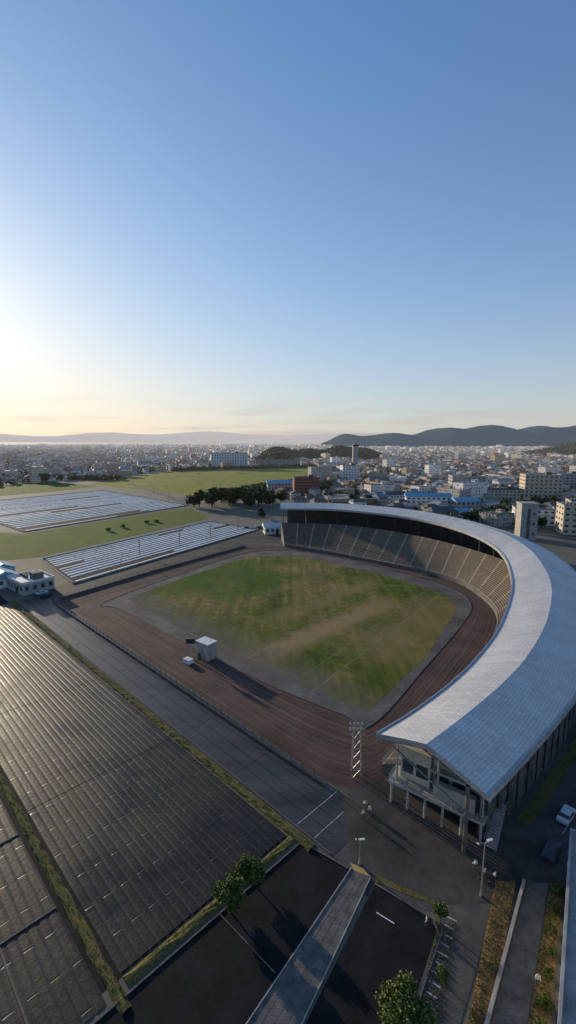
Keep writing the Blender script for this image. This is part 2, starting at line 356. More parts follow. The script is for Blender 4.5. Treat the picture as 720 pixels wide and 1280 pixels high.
sheet('dark_parking_lot',[UW(-42.4,45.2),(8.7,57.3),(-10.2,31.8),UW(-42.4,0)],Zs[3],'asphalt_d')
pk=MB(['concrete_d'])
p=UW(-42.3,30);pk.beam((*p,.09),(-1.5,44.5,.09),.12,0,.1)
for (a,c) in((UW(-42.4,0),UW(-42.4,45.2)),(UW(-42.4,45.3),(8.4,57.6))): pk.beam((*a,.085),(*c,.085),.18,0,.15)
pk.build('lot_kerb')
sheet('footpath',[(9,57.6),(11.3,56.2),(-3.4,32),(-10,32)],Zs[5],'pave')
ft=MB(['concrete_d'])
for i in range(44):
    t=i/44; a=Vector((9,57.6)).lerp(Vector((-10,32)),t); c=Vector((11.3,56.2)).lerp(Vector((-3.4,32)),t)
    ft.beam((a.x,a.y,Zs[5]),(c.x,c.y,Zs[5]),.035,0,.014)
for q in(.25,.5,.75):
    a,c=Vector((9,57.6)).lerp(Vector((11.3,56.2)),q),Vector((-10,32)).lerp(Vector((-3.4,32)),q); ft.beam((a.x,a.y,Zs[6]),(c.x,c.y,Zs[6]),.035,0,.012)
ft.build('footpath_joints')
fk=MB(['concrete'])
fk.beam((9,57.7,.07),(-10.1,32,.07),.12,0,.14);fk.beam((11.4,56.2,.07),(-3.3,32,.07),.12,0,.14);fk.build('footpath_kerb')
sheet('asphalt_lot',[(11.8,55.2),(18.2,50.4),(18.4,48.3),(8,33),(-2.6,33)],Zs[4],'asphalt_d')
lk=MB(['concrete_d'])
for a,c in(((11.8,55.3),(18.3,50.5)),((18.3,50.5),(18.5,48.3)),((18.5,48.3),(8.1,33))): lk.beam((*a,.08),(*c,.08),.18,0,.14)
lk.build('lot_kerb')
wl_=MB(['white']); wl_.beam((11.3,51.4,Zs[6]),(13.3,50,Zs[6]),.14,0,.02); wl_.build('lot_marking')
sheet('plaza_pavement',[(9.0,70.5),(16,76),(31,64),(37,62),(33,56.5),(26,47.5),(19.6,52.4),(12,56),(9.2,58)],Zs[5],'service')
sheet('tactile_paving',[(8.8,58.6),(10.6,57.6),(11.4,56.3),(9.2,57.3)],Zs[7],'yellow')
sheet('planting_strip',[(11.9,55.6),(19.4,52.2),(18.6,50.2),(18.6,48.2),(8.6,33),(13,33),(21.8,48.5),(20.2,52.4),(12.3,56.6)],Zs[5]+.003,'bund')
sheet('access_road',[(20.4,52.3),(26.6,52.5),(28,54),(13,33),(8,33)],Zs[6]+.003,'asphalt')
st=MB(['line'])
for i in range(14):
    t=i/14; a=Vector((20.1,50.8)).lerp(Vector((11.3,36.5)),t); d=Vector((.52,.85)); nn=Vector((.85,-.52))
    P=[a,a+nn*1.3,a+nn*1.3+d*.2,a+d*.2]; st.face([(p.x,p.y,Zs[8]) for p in P])
st.build('hatched_road_marking')
sheet('dry_grass_verge',[(28.4,55.6),(31.2,55.6),(16.6,33),(14.4,33)],Zs[7]+.003,'drygrass')
wb=MB(['concrete']); wb.beam((32.2,55.4,.35),(15.6,33,.35),.35,0,.75); wb.build('low_boundary_wall')
sheet('sidewalk',[(32.6,55.4),(35.6,55.4),(20,33),(16,33)],Zs[8]+.003,'pave')
sj=MB(['concrete_d'])
for i in range(36):
    t=i/36;a=Vector((32.6,55.4)).lerp(Vector((16,33)),t);c=Vector((35.6,55.4)).lerp(Vector((20,33)),t); sj.beam((a.x,a.y,Zs[9]),(c.x,c.y,Zs[9]),.035,0,.012)
sj.build('sidewalk_joints')
sheet('hedge_bed',[(35.8,55.4),(37.6,55.4),(22.6,33),(20.2,33)],Zs[8]+.006,'drygrass')
# long grass tufts in verges
tg=MB(['drygrass','bund']); rr_=random.Random(5)
for (A,B,C,D,mi,cn) in (((28.4,55.6),(31.2,55.6),(16.6,33),(14.4,33),0,1500),((18.8,50),(21,50),(12.5,33),(9,33),1,1000),((35.8,55.4),(37.6,55.4),(22.6,33),(20.2,33),1,1300)):
    for i in range(cn):
        s_=rr_.random();t_=rr_.random(); p=Vector(A).lerp(Vector(D),t_).lerp(Vector(B).lerp(Vector(C),t_),s_)
        an=rr_.uniform(0,6.28);q=rr_.uniform(.04,.12)
        tg.face([(p.x-q*math.cos(an),p.y-q*math.sin(an),.06),(p.x+q*math.cos(an),p.y+q*math.sin(an),.06),(p.x+rr_.uniform(-.15,.15),p.y+rr_.uniform(-.15,.15),rr_.uniform(.18,.4))],mi)
tg.build('verge_grass')
rc=cat([Vector((*p,0)) for p in [(24,44),(33,55),(46,67),(64,84),(84,104),(104,130),(120,165),(124,200),(122,240)]],60)
rb=MB(['asphalt']);sb=MB(['pave']);gb=MB(['bund']);mb_=MB(['line'])
def off(C,k,d):
    a=C[max(0,k-1)];c=C[min(len(C)-1,k+1)];t=(c-a).normalized(); return C[k]+Vector((t.y,-t.x,0))*d
for k in range(12,60):
    for bb,d0,d1,z in((rb,-3.5,3.5,Zs[4]),(sb,4.2,6.4,Zs[9]),(gb,6.4,10,Zs[7]),(gb,-6,-3.9,Zs[7])):
        P=[off(rc,k,d0),off(rc,k,d1),off(rc,k+1,d1),off(rc,k+1,d0)]
        bb.face([(p.x,p.y,z) for p in P])
    if k%2: 
        P=[off(rc,k,-.06),off(rc,k,.06),off(rc,k+1,.06),off(rc,k+1,-.06)]; mb_.face([(p.x,p.y,Zs[5]) for p in P])
rb.build('ring_road');sb.build('ring_road_sidewalk');gb.build('road_verge');mb_.build('ring_road_markings')
sheet('service_road',[(-100,178),(-86,169.5),(-25,256),(-6,270),(-12,300),(-30,300),(-88,196)],Zs[1],'service')
# ------------------------------------------------------------ perimeter fence
OF=[Vector((-88,168)),Vector((-78,157.0)),Vector((-11,90.8)),Vector((6.5,73.5))]
fb=MB(['darkmetal','concrete_d'])
for a,c in zip(OF[:-1],OF[1:]):
    L=(c-a).length; k=int(L/2.5)
    fb.beam((a.x,a.y,.25),(c.x,c.y,.25),.25,1,.5)
    for i in range(k):
        p=a.lerp(c,i/k); fb.cyl((p.x,p.y,.4),(p.x,p.y,1.9),.05,n=5)
    for z in(.8,1.1,1.4,1.85): fb.beam((a.x,a.y,z),(c.x,c.y,z),.04)
fb.build('track_fence')
fb=MB(['darkmetal','concrete_d'])
for a,c in ((Vector((-86,170)),Vector((-61,207.5))),(Vector((-61,207.5)),Vector((-24.5,257)))):
    L=(c-a).length;k=int(L/3); fb.beam((a.x,a.y,.4),(c.x,c.y,.4),.3,1,.8)
    for i in range(k+1):
        p=a.lerp(c,i/k); fb.cyl((p.x,p.y,.6),(p.x,p.y,2),.05,n=5)
    for z in(1.2,1.9): fb.beam((a.x,a.y,z),(c.x,c.y,z),.05)
fb.build('track_fence')
# ------------------------------------------------------------ film covered rows
def rows(name,A,B,C,D,count,h,fill=.68,seg=1,seed=0):
    A,B,C,D=[Vector(p) for p in(A,B,C,D)]; b=MB(['plastic','soil','concrete']); rr=random.Random(seed)
    b.face([(p.x,p.y,.035) for p in(A,B,C,D)],1)
    for p,q in((A,B),(B,C),(C,D),(D,A)): b.beam((p.x,p.y,.3),(q.x,q.y,.3),.4,2,.6)
    for i in range(count):
        fl_=fill*rr.uniform(.8,1.08)
        t0=(i+.1)/count;t1=(i+.1+fl_)/count
        a0,b0=A.lerp(D,t0),B.lerp(C,t0);a1,b1=A.lerp(D,t1),B.lerp(C,t1)
        cuts=sorted([.01,.99]+[rr.uniform(.1,.9) for _ in range(seg)])
        for s0,s1 in zip(cuts[:-1],cuts[1:]):
            s0+=.004
            if rr.random()<.05: continue
            hh=h*rr.uniform(.8,1.15); pr=[]
            for q in range(7):
                an=math.pi*q/6; k=(1-math.cos(an))/2; z=.04+hh*math.sin(an)
                p0=a0.lerp(a1,k).lerp(b0.lerp(b1,k),s0);p1=a0.lerp(a1,k).lerp(b0.lerp(b1,k),s1); pr.append(((p0.x,p0.y,z),(p1.x,p1.y,z)))
            for x,y in zip(pr[:-1],pr[1:]): b.face([x[0],x[1],y[1],y[0]])
            b.face([x[0] for x in pr]); b.face([x[1] for x in pr][::-1])
    return b.build(name)
rows('greenhouse_rows',(-172,299),(-91,422),(-216,545),(-310,420),24,.30,.62,4,1)
rows('greenhouse_rows',(-90,189),(-20,307),(-57,338),(-124,229),13,.22,.58,4,2)
sheet('meadow_strip',[(-150,222),(-126,234),(-60,352),(-84,404),(-100,398),(-165,296),(-230,300)],Zs[1],'green2')
sheet('meadow',[(-267,625),(-218,853),(66,971),(60,820),(23,690),(-40,600),(-99,490)],Zs[1],'green')
sheet('meadow',[(-420,560),(-330,660),(-238,592),(-262,545),(-320,470),(-420,500)],Zs[1],'green2')
sheet('field_track_road',[(-90,425),(-84,425),(-215,640),(-224,640)],Zs[2],'pave')
sheet('field_track_road',[(-178,292),(-168,292),(-84,420),(-92,424)],Zs[2],'pave')
# ------------------------------------------------------------ grandstand
BASE=[(-2,257),(22,240),(42,222),(60,206),(71,190),(73.5,172),(72,156),(66,141),(56,124),(46,110),(35,97),(26,88),(17,77)]
TOP=[(-4,275),(30,268),(55,250),(72,228),(83,206),(89,185),(89,163),(83,142),(73,123),(61,107),(50,94),(40,80),(29.5,66)]
NS=130
Bc=cat([Vector((*p,0)) for p in BASE],NS);Tc=cat([Vector((*p,0)) for p in TOP],NS)
gs=empty('grandstand')
NR=22;Z0,Z1=1.6,10.6
sb=MB(['seat','concrete_d']);acc=0
for k in range(NS):
    L=(Bc[k+1]-Bc[k]).length*.5+(Tc[k+1]-Tc[k]).length*.5
    for r in range(NR):
        t0,t1=r/NR,(r+1)/NR;z=Z0+(Z1-Z0)*r/NR;z2=Z0+(Z1-Z0)*(r+1)/NR
        a,c=Bc[k].lerp(Tc[k],t0),Bc[k+1].lerp(Tc[k+1],t0);e,g_=Bc[k].lerp(Tc[k],t1),Bc[k+1].lerp(Tc[k+1],t1)
        u=[(acc,r),(acc+L,r),(acc+L,r+1),(acc,r+1)]
        sb.face([(a.x,a.y,z),(c.x,c.y,z),(g_.x,g_.y,z),(e.x,e.y,z)],0,u)
        sb.face([(e.x,e.y,z),(g_.x,g_.y,z),(g_.x,g_.y,z2),(e.x,e.y,z2)],0,u)
    a,c=Bc[k],Bc[k+1]; sb.face([(a.x,a.y,0),(c.x,c.y,0),(c.x,c.y,Z0),(a.x,a.y,Z0)],1)
    acc+=L
for k in(0,NS):
    P=[(Bc[k].x,Bc[k].y,0)]+[(Bc[k].lerp(Tc[k],r/NR).x,Bc[k].lerp(Tc[k],r/NR).y,Z0+(Z1-Z0)*r/NR) for r in range(NR+1)]+[(Tc[k].x,Tc[k].y,0)]
    sb.face(P,1)
sb.build('seating_terraces',gs)
rl=MB(['galv'])
for k in range(NS):
    a,c=Bc[k],Bc[k+1]
    for z in(Z0+.5,Z0+1): rl.beam((a.x,a.y,z),(c.x,c.y,z),.06)
    if k%2==0: rl.beam((a.x,a.y,Z0),(a.x,a.y,Z0+1),.06)
rl.build('front_railing',gs)
RI=[(-4.7,274,19),(26,274.2,18.5),(53.8,259.5,18),(72.5,239.2,17.5),(82,214.4,17),(84.2,191.4,16.5),(80.8,170.7,16),(72.1,146.9,16),(63.4,128.8,15.5),(50.4,107.1,15),(39.5,92.7,14.5),(30.4,82.8,14),(21.6,75.4,13),(14.3,69.9,12.5)]
RO=[(-5.1,298.4,19),(36.8,303,18),(74.4,287.4,17),(94.6,260.3,16.5),(104.7,227.4,16),(107.5,202.1,15.5),(106.1,180.9,15),(101.2,159.7,14.5),(91.1,133.2,14),(75.9,108.2,13.5),(60.1,87.7,13),(48.5,76,12.5),(37,65.7,12),(27.9,58,11.5)]
NRf=150
ri=cat([Vector(p) for p in RI],NRf);ro=cat([Vector(p) for p in RO],NRf)
prof=[(0,0),(.12,.55),(.24,1.1),(.36,1.6),(.47,2.0),(.6,1.5),(.72,.9),(.84,.3),(.93,-.1),(1,-.5)]
def rp(k,t,h,dz=0):
    p=ri[k].lerp(ro[k],t); sc_=1.0+.25*min(1,k/60)
    return Vector((p.x,p.y,p.z+h*sc_+dz))
rf=MB(['roof','concrete','darkmetal']);acc=0
for k in range(NRf):
    L=(ro[k+1]-ro[k]).length; W=(ro[k]-ri[k]).length
    for (t0,h0),(t1,h1) in zip(prof[:-1],prof[1:]):
        rf.face([rp(k,t0,h0),rp(k,t1,h1),rp(k+1,t1,h1),rp(k+1,t0,h0)],0,[(acc,t0*W),(acc,t1*W),(acc+L,t1*W),(acc+L,t0*W)])
        rf.face([rp(k,t0,h0,-.7),rp(k+1,t0,h0,-.7),rp(k+1,t1,h1,-.7),rp(k,t1,h1,-.7)],2)
    acc+=L
    for t,h in((0,0),(1,-.5)): rf.face([rp(k,t,h,.05),rp(k+1,t,h,.05),rp(k+1,t,h,-.75),rp(k,t,h,-.75)],1)
for k in(0,NRf):
    for (t0,h0),(t1,h1) in zip(prof[:-1],prof[1:]): rf.face([rp(k,t0,h0,.05),rp(k,t1,h1,.05),rp(k,t1,h1,-.75),rp(k,t0,h0,-.75)],1)
rf.build('canopy_roof',gs)
gt=MB(['galv'])
for k in range(NRf): gt.beam(rp(k,.015,.1,.12),rp(k+1,.015,.1,.12),.3,0,.2); gt.beam(rp(k,.985,-.45,.12),rp(k+1,.985,-.45,.12),.35,0,.22)
gt.build('roof_gutter',gs)
gd=MB(['galv','concrete_d'])
for k in range(0,NRf+1,6):
    kk=max(1,min(NRf-1,k))
    for (t0,h0),(t1,h1) in zip(prof[:-1],prof[1:]): gd.beam(rp(kk,t0,h0,-.95),rp(kk,t1,h1,-.95),.25,0,.45)
    tt=Tc[int(kk/NRf*NS)]
    a=ri[kk];c=ro[kk]; t=max(.3,min(.82,((tt-a).to_2d().length+.8)/((c-a).to_2d().length)))
    f_=rp(kk,t,.2,-1.2); gd.cyl((f_.x,f_.y,0),f_,.35,n=8,mi=1)
    s_=rp(kk,.12,.3,-1.2); gd.beam((f_.x,f_.y,f_.z-4.5),s_,.2)
gd.build('roof_girders_and_columns',gs)
fw=MB(['concrete_d','glass','darkmetal'])
for k in range(2,NRf-4):
    t=.86
    a,c=ri[k].lerp(ro[k],t),ri[k+1].lerp(ro[k+1],t); za,zc=a.z-.9,c.z-.9
    fw.face([(a.x,a.y,0),(c.x,c.y,0),(c.x,c.y,zc),(a.x,a.y,za)],0)
    if k%2==0:
        d=(ro[k]-ri[k]).to_2d().normalized()*.06; m0=a.lerp(c,.12);m1=a.lerp(c,.88)
        for z0,z1 in((1,3),(5,7.4)):
            fw.face([(m0.x+d.x,m0.y+d.y,z0),(m1.x+d.x,m1.y+d.y,z0),(m1.x+d.x,m1.y+d.y,z1),(m0.x+d.x,m0.y+d.y,z1)],1)
    if k%3==0:
        d=(ro[k]-ri[k]).to_2d().normalized()*.3; fw.beam((a.x+d.x,a.y+d.y,0),(a.x+d.x,a.y+d.y,za-.3),.35,0,.5)
fw.build('rear_facade',gs)
ex=Vector((28.8-16.6,61-70,0)).normalized(); en=Vector((-ex.y,ex.x,0))
E0=Vector((16.6,70,0)); EL=15.2
def EP(a,b_,z): p=E0+ex*a+en*b_; return Vector((p.x,p.y,z))
eb=MB(['concrete','beige','glass','darkmetal','galv','concrete_d'])
rotE=math.atan2(ex.y,ex.x)
def EB(a0,a1,b0,b1,z0,z1,mi): 
    c=EP((a0+a1)/2,(b0+b1)/2,z0); eb.box(c,(a1-a0,b1-b0,z1-z0),mi,rotE)
EB(0,EL,0,4.5,3.6,4.0,0)
EB(.6,EL-.6,4.0,5.2,0,3.6,5)
for i in range(6):
    p=EP(.5+i*(EL-1)/5,.4,0); eb.cyl(p,p+Vector((0,0,3.6)),.2,n=10,mi=0)
for z in(4.5,5.0): eb.beam(EP(.1,.1,z),EP(EL-.1,.1,z),.07,4); eb.beam(EP(.1,.1,z),EP(.1,4.4,z),.07,4)
for i in range(17): p=EP(.1+i*(EL-.2)/16,.1,4); eb.beam(p,p+Vector((0,0,1)),.06,4)
EB(1.2,6.2,2.2,5.2,4.0,9.6,1)
EB(6.4,EL-.4,3.0,5.6,4.0,10.6,0)
EB(6.8,9.0,2.9,3.05,4.0,6.6,2); EB(9.6,14.2,2.9,3.05,5.2,7.2,2); EB(9.6,14.2,2.9,3.05,8.2,9.6,2)
EB(1.6,3.4,2.1,2.25,5.2,7.4,2);EB(3.9,5.8,2.1,2.25,5.2,7.4,2)
EB(6.3,EL,1.8,3.0,7.4,7.8,0)
EB(7.2,13.6,.9,1.9,4.0,6.4,0)
EB(2,4.2,3.9,4.05,.1,2.6,3);EB(6,10.5,3.9,4.05,.6,2.6,2);EB(11.5,13.2,3.9,4.05,.1,2.5,3)
for a in(1,7.8,14.6): eb.cyl(EP(a,1.2,4),EP(a,1.2,12.2 if a<10 else 11),.18,n=8,mi=0)
for i in range(16): EB(EL+.1,EL+1.8,6-.36*i,6.36-.36*i,3.4-.22*i,3.6-.22*i,0)
eb.beam(EP(EL+1.9,6,4.6),EP(EL+1.9,.4,1.2),.07,4);eb.beam(EP(EL+.05,6,4.6),EP(EL+.05,.4,1.2),.07,4)
eb.build('end_block',gs)
# ------------------------------------------------------------ trees
def tree(name,x,y,h,r,nl=2500,ls=.28,seed=0,mat='leaf',trunk=.35):
    rr=random.Random(seed); b=MB(['bark',mat]); H0=h*trunk
    b.cyl((x,y,0),(x+.1,y,H0),.05*h*.6,.035*h*.6,8)
    cl=[]
    ncl=16
    for i in range(ncl):
        an=rr.uniform(0,6.28); rad=r*math.sqrt(rr.random())*.72; zz=H0+(h-H0)*(.12+.78*rr.random()*(1-.4*rad/r))
        cx,cy=x+rad*math.cos(an),y+rad*math.sin(an); cl.append((cx,cy,zz,r*rr.uniform(.28,.48)))
        mid=Vector((x+(cx-x)*.4,y+(cy-y)*.4,H0+(zz-H0)*.55)); b.cyl((x+.1,y,H0*.85),mid,.016*h,.01*h,5,caps=False); b.cyl(mid,(cx,cy,zz),.01*h,.003*h,5,caps=False)
    for i in range(nl):
        c=cl[i%ncl]; v=Vector((rr.gauss(0,1),rr.gauss(0,1),rr.gauss(0,1))).normalized()*c[3]*(rr.random()**.4)*rr.uniform(.8,1.25)
        p=Vector((c[0],c[1],c[2]))+Vector((v.x,v.y,v.z*.8)); s=ls*rr.uniform(.6,1.3)
        a=Vector((rr.gauss(0,1),rr.gauss(0,1),rr.gauss(0,.6))).normalized(); t=a.cross(Vector((rr.gauss(0,1),rr.gauss(0,1),rr.gauss(0,1)))).normalized()
        b.face([p-a*s*.6,p+t*s*.35,p+a*s*.6,p-t*s*.35],1)
    return b.build(name)
tree('broadleaf_tree',-7.7,51.8,4.6,2.3,8000,.26,1,trunk=.22);tree('broadleaf_tree',-5.0,55.6,4.2,2.0,7000,.26,2,trunk=.22)
tree('broadleaf_tree',12.0,38.6,6.0,2.9,15000,.27,3,trunk=.25);tree('broadleaf_tree',18.9,49.8,3.2,1.0,2200,.2,4)
tree('broadleaf_tree',17.2,43.5,2.2,.8,900,.2,5)
for i in range(9):
    t=i/8; tree('shrub',36.2-13.6*t+R.uniform(-.4,.4),54-20*t,R.uniform(.8,1.5),R.uniform(.5,.9),700,.2,10+i,'leaf',.12)
for i,(x,y) in enumerate([(58,62),(66,70),(75,80),(86,92),(97,104),(108,118)]): tree('street_tree',x,y,6+R.random()*2,2.6,2200,.4,30+i)
s=50
for i in range(22):
    x=R.uniform(-88,-6);y=R.uniform(400,445)-.1*x; tree('grove_tree',x,y,R.uniform(12,19),R.uniform(5,8.5),1100,1.4,s+i,'leafd',.15)
for i,(x,y) in enumerate([(-118,302),(-112,314),(-101,330),(-96,336)]): tree('grove_tree',x,y,2.2,2.2,400,.5,80+i,'leaf',.12)
for i,(x,y,h) in enumerate([(45,530,17),(38,520,12),(130,328,12),(138,335,10),(52,470,9),(-330,640,14),(-345,655,14),(-315,650,12),(200,330,11),(165,360,10),(150,300,9),(230,380,12),(30,360,9),(12,352,8),(60,345,9),(78,340,8),(-20,350,9),(95,350,10),(110,360,9),(215,400,12),(240,420,10),(170,310,9),(205,300,9),(210,315,10),(60,420,12),(75,430,10),(40,450,13),(160,450,11)]): tree('grove_tree',x,y,h,h*.45,1000,1.1,100+i,'leafd',.2)
# ------------------------------------------------------------ structures
def building(name,x,y,w,d,h,rot=0,wall='white',roof='grey',storeys=None,bay=3.5,style='flat'):
    e=empty(name); st_=storeys or max(1,int(h/3.2)); fh=h/st_
    b=MB([wall]); b.box((x,y,0),(w,d,h),0,rot); b.build('walls',e)
    ca,sa=math.cos(rot),math.sin(rot); P=lambda a,c,z:Vector((x+a*ca-c*sa,y+a*sa+c*ca,z))
    b=MB([roof,'concrete_d','galv'])
    if style=='flat':
        b.box((x,y,h),(w+.3,d+.3,.25),0,rot)
        for a,c,l,q in((0,-d/2-.05,w+.5,.3),(0,d/2+.05,w+.5,.3),(-w/2-.05,0,.3,d-.2),(w/2+.05,0,.3,d-.2)):
            p=P(a,c,h+.25); b.box(p,(l,q,.7),0,rot)
        p=P(w*.2,d*.1,h+.25); b.box(p,(min(5,w*.25),min(4,d*.4),2.6),1,rot)
        for i in range(3): p=P(-w*.35+i*2.2,-d*.1,h+.25); b.box(p,(1.3,1,1.1),1,rot)
        for i in range(4): p=P(-w*.38+i*2.4,d*.28,h+.25); b.box(p,(1.5,1.2,.8),2,rot)
        b.beam(P(-w*.45,d*.1,h+.5),P(w*.05,d*.1,h+.5),.2,2)
    else:
        rh=min(3,d*.25);o_=.7
        A=[P(-w/2-o_,-d/2-o_,h),P(w/2+o_,-d/2-o_,h),P(w/2+o_,d/2+o_,h),P(-w/2-o_,d/2+o_,h)];r0,r1=P(-w/2-o_,0,h+rh),P(w/2+o_,0,h+rh)
        b.face([A[0],A[1],r1,r0]);b.face([A[2],A[3],r0,r1]);b.face([A[1],A[2],r1]);b.face([A[3],A[0],r0])
    b.build('roof',e)
    b=MB(['glass','concrete'])
    for side,L,off_ in((0,w,d/2),(1,w,d/2),(2,d,w/2),(3,d,w/2)):
        nb=max(1,int(L/bay)); 
        for i in range(nb):
            for s2 in range(st_):
                c=-L/2+(i+.5)*L/nb; z=s2*fh+fh*.36; ww=L/nb*.46; hh=fh*.40
                if side==0: p=P(c,-off_,z);sz=(ww,.12,hh)
                elif side==1: p=P(c,off_,z);sz=(ww,.12,hh)
                elif side==2: p=P(-off_,c,z);sz=(.12,ww,hh)
                else: p=P(off_,c,z);sz=(.12,ww,hh)
                b.box(p,sz,0,rot)
        if side==0:
            for s2 in range(1,st_+0): p=P(0,-off_-.25,s2*fh-.1); b.box(p,(L,.5,.22),1,rot)
    b.build('windows',e)
    b=MB(['darkmetal']); p=P(w*.1,-d/2,0); b.box(p,(1.8,.2,2.4),0,rot); b.build('door',e)
    return e
building('white_apartment_building',-122,985,74,16,30,0,'white','concrete',9,5)
building('beige_school_building',-22,1015,95,18,16,.05,'beige','brick',5,5)
building('red_brick_building',20,525,28,18,17,.1,'brick','concrete_d',5)
building('white_office_building',88,670,24,18,22,.1,'white','concrete',6)
building('white_office_building',126,655,20,14,13,.3,'beige','concrete',4)
building('blue_roofed_school',123,410,38,12,10,-.12,'white','blueroof',3,4,'gable')
building('grey_apartment_building',188,492,34,18,21,-.1,'grey','concrete',6,4.5)
building('flat_roofed_building',216,465,32,16,10,-.1,'beige','concrete_d',3)
building('beige_apartment_building',262,485,36,18,23,-.15,'beige','concrete',6,4.5)
building('office_building',345,580,40,20,17,-.2,'grey','concrete',5,4.5)
building('beige_apartment_building',186,296,22,16,18,-.25,'beige','concrete',5,4.4)
b=MB(['concrete','concrete_d','glass']); b.box((144,279,0),(9.5,8.5,21.4),0,-.1); b.box((144,279,21.4),(10.2,9.2,.8),0,-.1)
b.box((143.2,274.6,1),(1.5,.3,18),1,-.1); b.box((146.2,274.4,3),(.9,.3,1.6),2,-.1);b.box((146.2,274.4,9),(.9,.3,1.6),2,-.1);b.box((146.2,274.4,15),(.9,.3,1.6),2,-.1); b.build('concrete_stair_tower')
building('blue_roofed_shed',130,350,12,9,6,.1,'white','blueroof',2,3,'gable')
building('white_house',100,440,18,12,8,.2,'white','concrete_d',2,3,'gable')
building('green_roofed_hall',-5,560,40,20,8,.1,'beige','blueroof',2,4,'gable')
building('white_clubhouse',-9,296,13,9,4.6,.2,'white','white',1,3,'gable')
building('roadside_building',175,330,26,14,11,-.3,'white','concrete',3,4)
building('roadside_building',228,350,30,16,14,-.3,'beige','concrete_d',4,4)
building('roadside_building',150,395,20,14,8,.1,'grey','blueroof',2,4,'gable')
b=MB(['concrete','darkmetal']); b.box((148,1040,0),(11,11,44),0); b.box((148,1040,44),(13,13,3),1); b.box((148,1040,47),(6,6,4),0); b.build('water_tower')
building('white_roof_shed',-104,183,15,12,4.4,math.radians(-40),'grey','white',1,3,'flat')
building('white_roof_shed',-120,188,13,12,4.0,math.radians(-40),'white','blueroof',1,3,'gable')
building('white_roof_shed',-130,203,14,10,3.6,math.radians(-40),'white','blueroof',1,3,'gable')
rt=math.atan2(17,11)
building('roadside_office_building',38.4,39.4,30,18,6,rt,'white','concrete',2,3)
e=empty('scoreboard_shed')
b=MB(['concrete','white','darkmetal','galv']); r_=math.radians(-38)
b.box((-22.6,122.5,0),(4.6,3.2,4.6),0,r_);b.box((-22.6,122.5,4.6),(5,3.6,.25),1,r_);b.box((-27,119.2,0),(2.4,1.6,1.2),1,r_)
b.beam((-26.8,122.0,0),(-26.8,122.0,5),.22,3);b.beam((-28.2,122.8,4.6),(-25.6,121.2,5.3),.4,2,1.4);b.beam((-25.4,121.2,4.9),(-24.4,121.6,3),.12,3)
b.box((-24.2,120.3,.2),(1.1,.1,2.2),2,r_); b.build('shed_body',e)
b=MB(['galv','concrete']); X,Y,hh=12.3,76.3,9.4; w0,w1=.85,.6
for i in range(4):
    sx,sy=((-1,-1),(1,-1),(1,1),(-1,1))[i]; tx,ty=((-1,-1),(1,-1),(1,1),(-1,1))[(i+1)%4]
    b.beam((X+sx*w0,Y+sy*w0,0),(X+sx*w1,Y+sy*w1,hh),.11)
    for j in range(5):
        f0,f1=j/5,(j+1)/5; a0=w0+(w1-w0)*f0;a1=w0+(w1-w0)*f1
        b.beam((X+sx*a0,Y+sy*a0,hh*f0),(X+tx*a1,Y+ty*a1,hh*f1),.05); b.beam((X+sx*a1,Y+sy*a1,hh*f1),(X+tx*a1,Y+ty*a1,hh*f1),.05)
for s_ in(-1,1):
    b.beam((X-1.3,Y+.6*s_,hh),(X+1.3,Y+.6*s_,hh),.08); b.beam((X-1.3,Y+.6*s_,hh-1),(X+1.3,Y+.6*s_,hh-1),.08)
    for i in range(4):
        for z in(0,-1): b.cyl((X-1.05+i*.7,Y+.6*s_,hh+z+.12),(X-1.05+i*.7,Y+.95*s_,hh+z+.3),.14,.24,8,1)
b.build('floodlight_mast')
def lamp(name,x,y,h,arm=1.4,a=0):
    b=MB(['galv','white']); b.cyl((x,y,0),(x,y,h),.11,.06,8); b.cyl((x,y,0),(x,y,.5),.2,.18,8)
    for s_ in(-1,1):
        q=(x+s_*arm*math.cos(a),y+s_*arm*math.sin(a),h+.25); b.cyl((x,y,h-.05),q,.05,.04,6); b.beam((q[0]-.3*math.cos(a),q[1]-.3*math.sin(a),q[2]),(q[0]+.45*s_*math.cos(a),q[1]+.45*s_*math.sin(a),q[2]+.03),.28,1,.12)
    b.build(name)
lamp('street_lamp',25.6,53.6,8,.7,.3);lamp('street_lamp',10.2,58.3,3.8,.2,0)
lamp('street_lamp',62,90,8,.8,.8)
def upole(x,y,h=10,a=.35):
    b=MB(['concrete_d','galv']); b.cyl((x,y,0),(x,y,h),.18,.12,8)
    for z in(h-.5,h-1.5): b.beam((x-math.cos(a),y-math.sin(a),z),(x+math.cos(a),y+math.sin(a),z),.12,1)
    b.cyl((x+.35,y,h-3.2),(x+.35,y,h-2.2),.28,n=8,mi=1); b.build('utility_pole')
for x,y in((-78,240),(-62,262),(-48,284),(-33,305),(-95,425),(-120,470),(-150,520),(-60,380),(40,335),(85,325)): upole(x,y,8)
